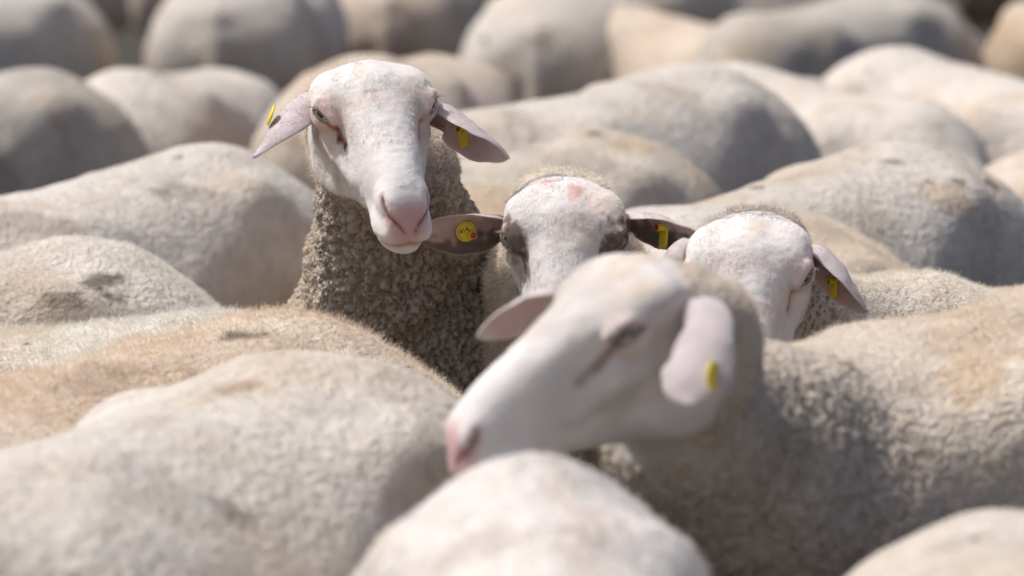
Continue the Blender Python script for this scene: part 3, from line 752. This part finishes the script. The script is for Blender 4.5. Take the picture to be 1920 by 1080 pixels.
# ------------------------------------------------------------------ the sheep that stand with their heads down: one back each
def grazing(label, px, py, yaw, S=1.0, hgt=1.0, wid=1.0, seed=0, **kw):
    p = at_z(px, py, .806 * S * hgt); Rb = frame(math.radians(yaw), 0, 0)
    b = p - Rb[:, 0] * (-.27 * S)
    return sheep(label, (b[0], b[1]), yaw, S=S, hgt=hgt, wid=wid, seed=seed, **kw)
D = math.radians
CREAM = (.685, .63, .555); TAN = (.68, .57, .455); WHITE = (.73, .67, .59); GREY = (.57, .53, .465); PALE = (.75, .70, .65)

def head_at(px, py, depth, yaw, pitch, roll, hs=1.0):
    R = frame(D(yaw), D(pitch), D(roll)); e = at(px, py, depth)
    return (e - R @ (np.array([EYE[0], 0, EYE[2]]) * hs), R)
def ptsd(L): return [at(*q) for q in L]
FULL = ((-9, -9, -9), (9, 9, 9))

# --- the tall ewe
def tear_scab(fc, H, M_, seed):
    W_ = M_ - EYE; u = np.stack([W_ @ ET, W_ @ EV, np.zeros(len(H))], 1); r = (H[:, 1] < 0) * (W_ @ EO > -.022)
    a = np.array([.014, -.003, 0]); b = np.array([.048, -.010, 0])
    d = cone(u, a, b, .0012, .0024) + .0022 * vnoise(H * 260, 3)
    fc = mixc(fc, (.40, .13, .10), .85 * sstep(.0035, .0, d) * r)
    for t, o, q in ((.62, -.0055, .0055), (1.0, .001, .0045), (1.08, -.003, .004), (.35, .001, .002)):
        fc = mixc(fc, (.055, .045, .04), .9 * sstep(1.1, .6, np.sqrt(((u - (a + (b - a) * t + [0, o, 0])) ** 2).sum(1)) / q + .45 * vnoise(H * 420, 9)) * r)
    return fc
h = head_at(703, 206, 5.50, 17, 27, 4, 1.0)
sheep('tall white ewe with raised head and pink nose looking over the flock', (-.07, 6.62), -4, seed=11, head=h, head_s=1.0, face=tear_scab, wool=(.66, .575, .47),
      neck=[(at(745, 800, 6.02), .21), (at(770, 660, 5.90), .175), (at(752, 500, 5.80), .125), (at(725, 350, 5.71), .092)],
      fine=(.0032, (-.60, 5.1, .42), (.22, 6.15, 1.2)), coarse=.014,
      ears=[dict(C=ptsd([(612, 190, 5.545), (575, 178, 5.53), (538, 205, 5.51), (510, 245, 5.48), (478, 296, 5.46)]), opens=[(.3, -.25, -.9), (.35, -.15, -.9), (.4, -.1, -.8)], length_w=.046, cup=(4.2, 3.3, 2.5, 1.3), seed=1),
            dict(C=ptsd([(803, 205, 5.56), (835, 205, 5.555), (872, 228, 5.54), (912, 262, 5.52), (953, 297, 5.51)]), opens=[(-.3, -.65, -.7), (-.4, -.58, -.78), (-.4, -.6, -.75)], length_w=.048, cup=(4.2, 3.0, 2.2, 1.2), seed=2)],
      tags=[dict(px=(508, 216), zdir=(-.93, -.12, .35), ydir=(.3, 0, 1), kind='disc', red=False, txt='', collar=False, lift=-.002, outer=True), dict(px=(866, 246), zdir=(-.45, -.85, .1), ydir=(-.3, 0, 1), kind='flag', red=False, txt='11', lift=.006, size=.9)],
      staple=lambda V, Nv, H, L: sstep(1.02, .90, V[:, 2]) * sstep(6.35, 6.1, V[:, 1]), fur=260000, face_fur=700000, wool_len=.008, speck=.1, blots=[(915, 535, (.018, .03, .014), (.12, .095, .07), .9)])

# --- the ewe with brown eye patches
def brown_patches(fc, H, M_, seed):
    e = np.sqrt((((M_ - (EYE + [.004, .0, .004])) / [.032, .030, .027]) ** 2).sum(1)) + .30 * vnoise(H * np.array([70., 150., 150.]), seed) + .20 * vnoise(H * 260, seed + 1)
    fc = mixc(fc, (.12, .088, .066), .90 * sstep(1.12, .74, e))
    q = cone(M_, (.105, .070, .020), (.145, .055, .000), .012, .006) + .006 * vnoise(H * 130, seed + 2)
    fc = mixc(fc, (.30, .225, .165), .7 * sstep(.004, -.006, q))
    for c, r in (((.052, .012, .078), .014), ((.020, -.020, .064), .016)):
        fc = mixc(fc, (.62, .26, .25), .55 * sstep(1.3, .3, np.sqrt((((H - c) / [r * 1.5, r * .7, r]) ** 2).sum(1)) + .5 * vnoise(H * 160, 7)))
    return fc
h = head_at(1058, 447, 5.48, -1, 46, -1)
sheep('white ewe with brown patches round both eyes and yellow round tag in one ear', (.30, 6.30), -24, seed=23, head=h, S=.98, wool=(.66, .58, .48), face=brown_patches, poll=-.045,
      neck=[(at(1120, 760, 5.98), .19), (at(1085, 640, 5.80), .14), (at(1064, 530, 5.70), .100)],
      fine=(.0034, (-.12, 5.1, .55), (.36, 5.72, 1.05)), coarse=.014,
      ears=[dict(C=ptsd([(965, 425, 5.54), (930, 420, 5.53), (885, 424, 5.51), (835, 432, 5.50), (777, 440, 5.50)]), opens=[(.2, -.8, -.55), (.05, -.85, -.5), (.0, -.9, -.4)], length_w=.039, cup=(4.0, 2.5, 1.7, 1.0), seed=3, edge=(-1,)),
            dict(C=ptsd([(1158, 412, 5.54), (1190, 405, 5.53), (1230, 415, 5.51), (1272, 432, 5.50), (1313, 442, 5.49)]), opens=[(-.2, -.7, -.7), (-.1, -.7, -.75), (-.1, -.75, -.6)], length_w=.039, cup=(4.0, 2.7, 2.0, 1.1), seed=4, edge=(1,))],
      tags=[dict(px=(874, 434), zdir=(.32, -.93, -.05), ydir=(-.4, 0, .9), kind='disc', red=True, txt='414', lift=.016), dict(px=(1243, 432), zdir=(-.80, -.60, .10), ydir=(-.28, 0, .95), kind='flag', red=True, txt='11', lift=.010)],
      fur=120000, face_fur=800000, speck=.1)

# --- the ewe with a speckled poll
def dusty(col, V, L, H, wl):
    k = sstep(.02, .30, vnoise(V * 420, 5)) * sstep(.060, .015, np.abs(H[:, 0] + .01)) * sstep(.0, .03, H[:, 2])
    k2 = sstep(-.1, .2, vnoise(V * 300, 6)) * wl * sstep(.06, -.02, H[:, 2]) * sstep(.24, .14, np.sqrt((H ** 2).sum(1)))
    return mixc(mixc(col, (.13, .115, .105), .85 * k), (.09, .07, .06), .85 * k2)
h = head_at(1404, 515, 5.40, -7, 48, 3)
sheep('pale pink faced ewe with grey specks on its poll beside the nearest head', (.93, 5.93), -80, seed=37, head=h, S=1.0, wool=(.69, .61, .52), wool_len=.0055, paint=dusty, poll=-.006,
      neck=[(at(1680, 730, 5.85), .16), (at(1540, 680, 5.75), .12), (at(1462, 610, 5.64), .092)],
      fine=(.0034, (.10, 5.1, .60), (.50, 5.68, 1.05)), coarse=.012,
      ears=[dict(C=ptsd([(1503, 478, 5.46), (1535, 470, 5.455), (1572, 500, 5.44), (1598, 540, 5.43), (1625, 588, 5.42)]), opens=[(-.5, -.6, -.6), (-.6, -.45, -.65), (-.6, -.4, -.6)], length_w=.042, cup=(4.2, 3.4, 2.6, 1.3), seed=6),
            dict(C=ptsd([(1308, 474, 5.44), (1282, 462, 5.44), (1260, 472, 5.45), (1243, 500, 5.46)]), opens=[(.6, .3, -.6), (.6, .4, -.6), (.6, .3, -.6)], length_w=.027, seed=7)],
      tags=[dict(px=(1562, 533), zdir=(-.75, -.6, .2), ydir=(-.4, 0, .9), kind='flag', red=False, txt='11', lift=.005, size=.8)],
      fur=150000, face_fur=700000, speck=.25)

# --- the nearest head, turned to the left
def grey_mottle_jaw_shade(fc, H, M_, seed):
    fc = mixc(fc * .93, (.46, .42, .38), .65 * sstep(-.1, .4, fbm(H * 14 + 3, 91)) * sstep(.24, .17, H[:, 0]))
    fc = mixc(fc, (.60, .47, .34), .70 * sstep(-.15, .25, fbm(H * 30 + 3, 92)) * sstep(.055, .075, H[:, 2]) * sstep(.11, .05, H[:, 0]))
    W_ = M_ - EYE; er = np.sqrt((W_ @ ET / .022) ** 2 + (W_ @ EV / .0085) ** 2) + .2 * vnoise(H * 120, 95)
    fc = mixc(fc, (.13, .095, .08), .85 * sstep(1.15, .75, er) * (W_ @ EO > -.01))
    u = np.stack([W_ @ ET, W_ @ EV, np.zeros(len(H))], 1); fc = mixc(fc, (.24, .17, .14), .7 * sstep(.006, .001, cone(u, np.array([.014, -.002, 0]), np.array([.066, -.012, 0]), .001, .001)) * (W_ @ EO > -.03))
    return mixc(fc, (.42, .40, .36), .6 * sstep(-.050, -.085, H[:, 2]))  # jaw shading painted into the face colour, greyer towards the underside
h = head_at(1130, 596, 4.27, -71, 26, -8, 1.03)
sheep('nearest ewe with its head turned left and one ear hanging', (.68, 4.84), -48, seed=41, head=h, S=1.06, hgt=1.13, sag=-.14, face=grey_mottle_jaw_shade, head_s=1.03/1.06, wool=(.68, .60, .50),
      neck=[(at(1490, 980, 4.66), .17), (at(1400, 890, 4.54), .14), (at(1300, 800, 4.42), .085), (at(1250, 705, 4.35), .050)],
      fine=(.0045, (-.15, 3.9, .55), (.62, 4.75, 1.2)), coarse=.012,
      ears=[dict(C=ptsd([(1275, 580, 4.24), (1300, 600, 4.20), (1304, 650, 4.17), (1298, 705, 4.15), (1297, 762, 4.14)]), opens=[(.5, .8, -.3), (.3, .95, 0), (.2, .95, .1)], length_w=.040, outer=(.50, .44, .44), cup=(2.8, 1.9, 1.5, 1.1), seed=8, wprof=[(0, .55), (.15, .75), (.4, .97), (.65, 1.0), (.85, .80), (.95, .5), (1, .12)]),
            dict(C=ptsd([(1090, 560, 4.42), (1040, 560, 4.43), (985, 575, 4.43), (940, 600, 4.42), (896, 632, 4.41)]), opens=[(.1, -.8, -.6), (.1, -.75, -.65), (.1, -.7, -.6)], length_w=.032, seed=9)],
      tags=[dict(px=(1338, 705), zdir=(.88, -.42, .1), ydir=(0, 0, 1), kind='disc', red=False, txt='', collar=False, lift=.002, outer=True, size=1.1)],
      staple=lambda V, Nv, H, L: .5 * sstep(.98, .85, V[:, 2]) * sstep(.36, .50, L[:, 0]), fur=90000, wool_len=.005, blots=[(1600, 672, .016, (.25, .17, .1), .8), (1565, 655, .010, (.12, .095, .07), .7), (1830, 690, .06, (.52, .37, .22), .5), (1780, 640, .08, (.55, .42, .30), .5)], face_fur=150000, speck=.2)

# --- foreground backs
G = grazing
def pink_rump(col, V, L, H, wl):
    a = np.sqrt((((V - at_z(1120, 925, .86)) / [.035, .06, .05]) ** 2).sum(1)) + .4 * vnoise(V * 30, 4)
    col = mixc(col, (.72, .50, .44), .55 * sstep(1.1, .3, a))
    return mixc(col, (.60, .50, .42), .5 * sstep(.022, .004, np.abs(L[:, 1] - .02 + .012 * vnoise(V * 14, 8))) * sstep(-.36, -.30, L[:, 0]))  # shade of the crease along the spine, painted as a darker line
G('white rump nearest to the camera at the bottom of the picture', 1005, 862, 4, 1.08, seed=51, wool=PALE, wid=.68, coarse=.012, speck=0, fur=20000, wool_len=.005, paint=pink_rump)
G('broad cream back in front of a tan sheep at lower left', 520, 645, -28, 1.10, seed=52, wool=CREAM, wid=1.0, coarse=.011, speck=.15, blots=[(430, 955, (.04, .03, .014), (.22, .19, .17), .8), (452, 718, (.03, .03, .025), (.42, .31, .22), .7), (300, 900, .06, (.45, .42, .38), .5), (650, 760, .05, (.40, .40, .39), .5), (100, 860, .05, (.58, .46, .34), .35)])
G('blurred cream back cut off at the lower right corner', 1925, 960, 14, 1.02, seed=53, wool=CREAM, wid=.82, coarse=.014)
G('tan back behind the broad cream back at lower left', 468, 578, -40, 1.04, seed=54, wool=TAN, coarse=.009, fur=60000, blots=[(445, 622, (.035, .03, .014), (.14, .10, .07), .85), (300, 650, .05, (.64, .50, .36), .3), (190, 700, .07, (.38, .29, .21), .5)])
G('narrow strip of white woolly back behind the tan back', 330, 576, -107, .92, seed=55, wool=WHITE, coarse=.010, fur=120000)
G('curly cream rump with dark dung caught in its wool at the left edge', 90, 437, -62, 1.0, seed=56, wool=CREAM, coarse=.007, speck=.5, fur=70000, wool_len=.005, blots=[(185, 520, (.038, .034, .013), (.12, .095, .07), .8), (120, 555, (.04, .03, .014), (.12, .095, .07), .6), (215, 548, .018, (.12, .095, .07), .7)])
# --- middle distance
G('large cream side of a sheep left of the tall ewe', 350, 268, -31, 1.04, seed=57, wool=CREAM, coarse=.012, blots=[(375, 355, (.07, .07, .05), (.36, .32, .28), .6), (70, 410, (.07, .06, .03), (.38, .32, .27), .7), (260, 470, .09, (.46, .41, .36), .5), (310, 350, .03, (.25, .22, .2), .7)])
G('cream spotted back whose hip rises right of the speckled poll', 1655, 262, -33, 1.06, seed=58, wool=CREAM, coarse=.012, sag=-.05, speck=.8, blots=[(1640, 420, (.09, .09, .06), (.40, .34, .27), .6), (1690, 300, .026, (.12, .095, .07), .8), (1805, 335, .028, (.12, .095, .07), .8), (1780, 360, .06, (.58, .44, .30), .6), (1385, 378, (.02, .02, .01), (.4, .28, .15), .7)])
G('spotted back just right of the tall ewe and above the brown patched face', 1105, 238, -38, 1.0, seed=59, wool=(.66, .59, .49), coarse=.013, speck=.9, blots=[(993, 272, .026, (.12, .095, .07), .8), (1030, 244, .024, (.12, .095, .07), .8), (1125, 244, .022, (.12, .095, .07), .8), (1200, 265, .05, (.58, .44, .28), .6), (1090, 300, .08, (.42, .36, .30), .5)])
G('large smooth back with dark rear slope behind the spotted one', 1270, 107, -33, 1.10, seed=60, wool=CREAM, coarse=.014, speck=.2)
G('cream back sloping down to the right behind the large smooth back', 1400, 114, 32, 1.0, seed=61, wool=WHITE, coarse=.015)
G('round cream back near the right edge below a dark gap', 1700, 87, 30, 1.0, seed=62, wool=WHITE, coarse=.015)
G('sliver of a pale flank at the right edge of the picture', 2010, 278, 40, .95, seed=63, wool=(.70, .60, .50), coarse=.016)
G('greyish dirty back at the left edge above the large cream side', 30, 124, -35, 1.0, seed=64, wool=GREY, coarse=.013, blots=[(30, 230, .09, (.42, .39, .34), .4), (20, 340, .07, (.38, .34, .30), .5), (110, 200, .05, (.58, .46, .33), .5)])
G('white rounded back between the greyish back and the rear view rump', 260, 122, 165, .95, seed=65, wool=WHITE, coarse=.015)
G('tan rump right behind the head of the tall ewe', 700, 94, 168, 1.04, seed=66, wool=(.66, .56, .45), coarse=.015)
# --- far row
G('blurred cream rump in the top left corner', 40, -45, -30, 1.0, seed=67, wool=CREAM, coarse=.016)
G('blurred rump seen from behind right of the dark gap at the top left', 440, -70, 172, 1.05, seed=68, wool=CREAM, coarse=.016)
G('tan rump at the top edge right of the narrow dark gap', 740, -80, 176, 1.0, seed=69, wool=TAN, coarse=.017)
G('white rump seen from behind at the top centre', 1030, -40, 172, 1.03, seed=70, wool=WHITE, coarse=.016)
G('tan back at the top edge right of the white rump', 1200, 8, 40, .94, seed=71, wool=TAN, coarse=.017)
G('grey rump at the top edge left of the dark gap at the right', 1650, -30, -38, 1.02, seed=72, wool=GREY, coarse=.016)
G('tan rump in the top right corner', 2000, -24, 170, 1.0, seed=73, wool=TAN, coarse=.017)
# --- the last rows, only their flanks show under the top edge
G('tan flank far behind the top left corner rump', 90, -128, -80, 1.0, seed=74, wool=TAN, coarse=.018)
G('far pale body between the dark gap and the rear view rump at the top left', 360, -150, 175, 1.0, seed=75, wool=CREAM, coarse=.018)
G('far cream flank above the tan rump right of the narrow dark gap', 690, -140, 100, 1.0, seed=76, wool=CREAM, coarse=.018)
G('far cream body above the tan back at the top edge', 1330, -130, 85, 1.0, seed=78, wool=CREAM, coarse=.018)
G('far brownish body in the dark gap near the top right corner', 1800, -150, 178, .95, seed=80, wool=(.42, .33, .25), coarse=.018)
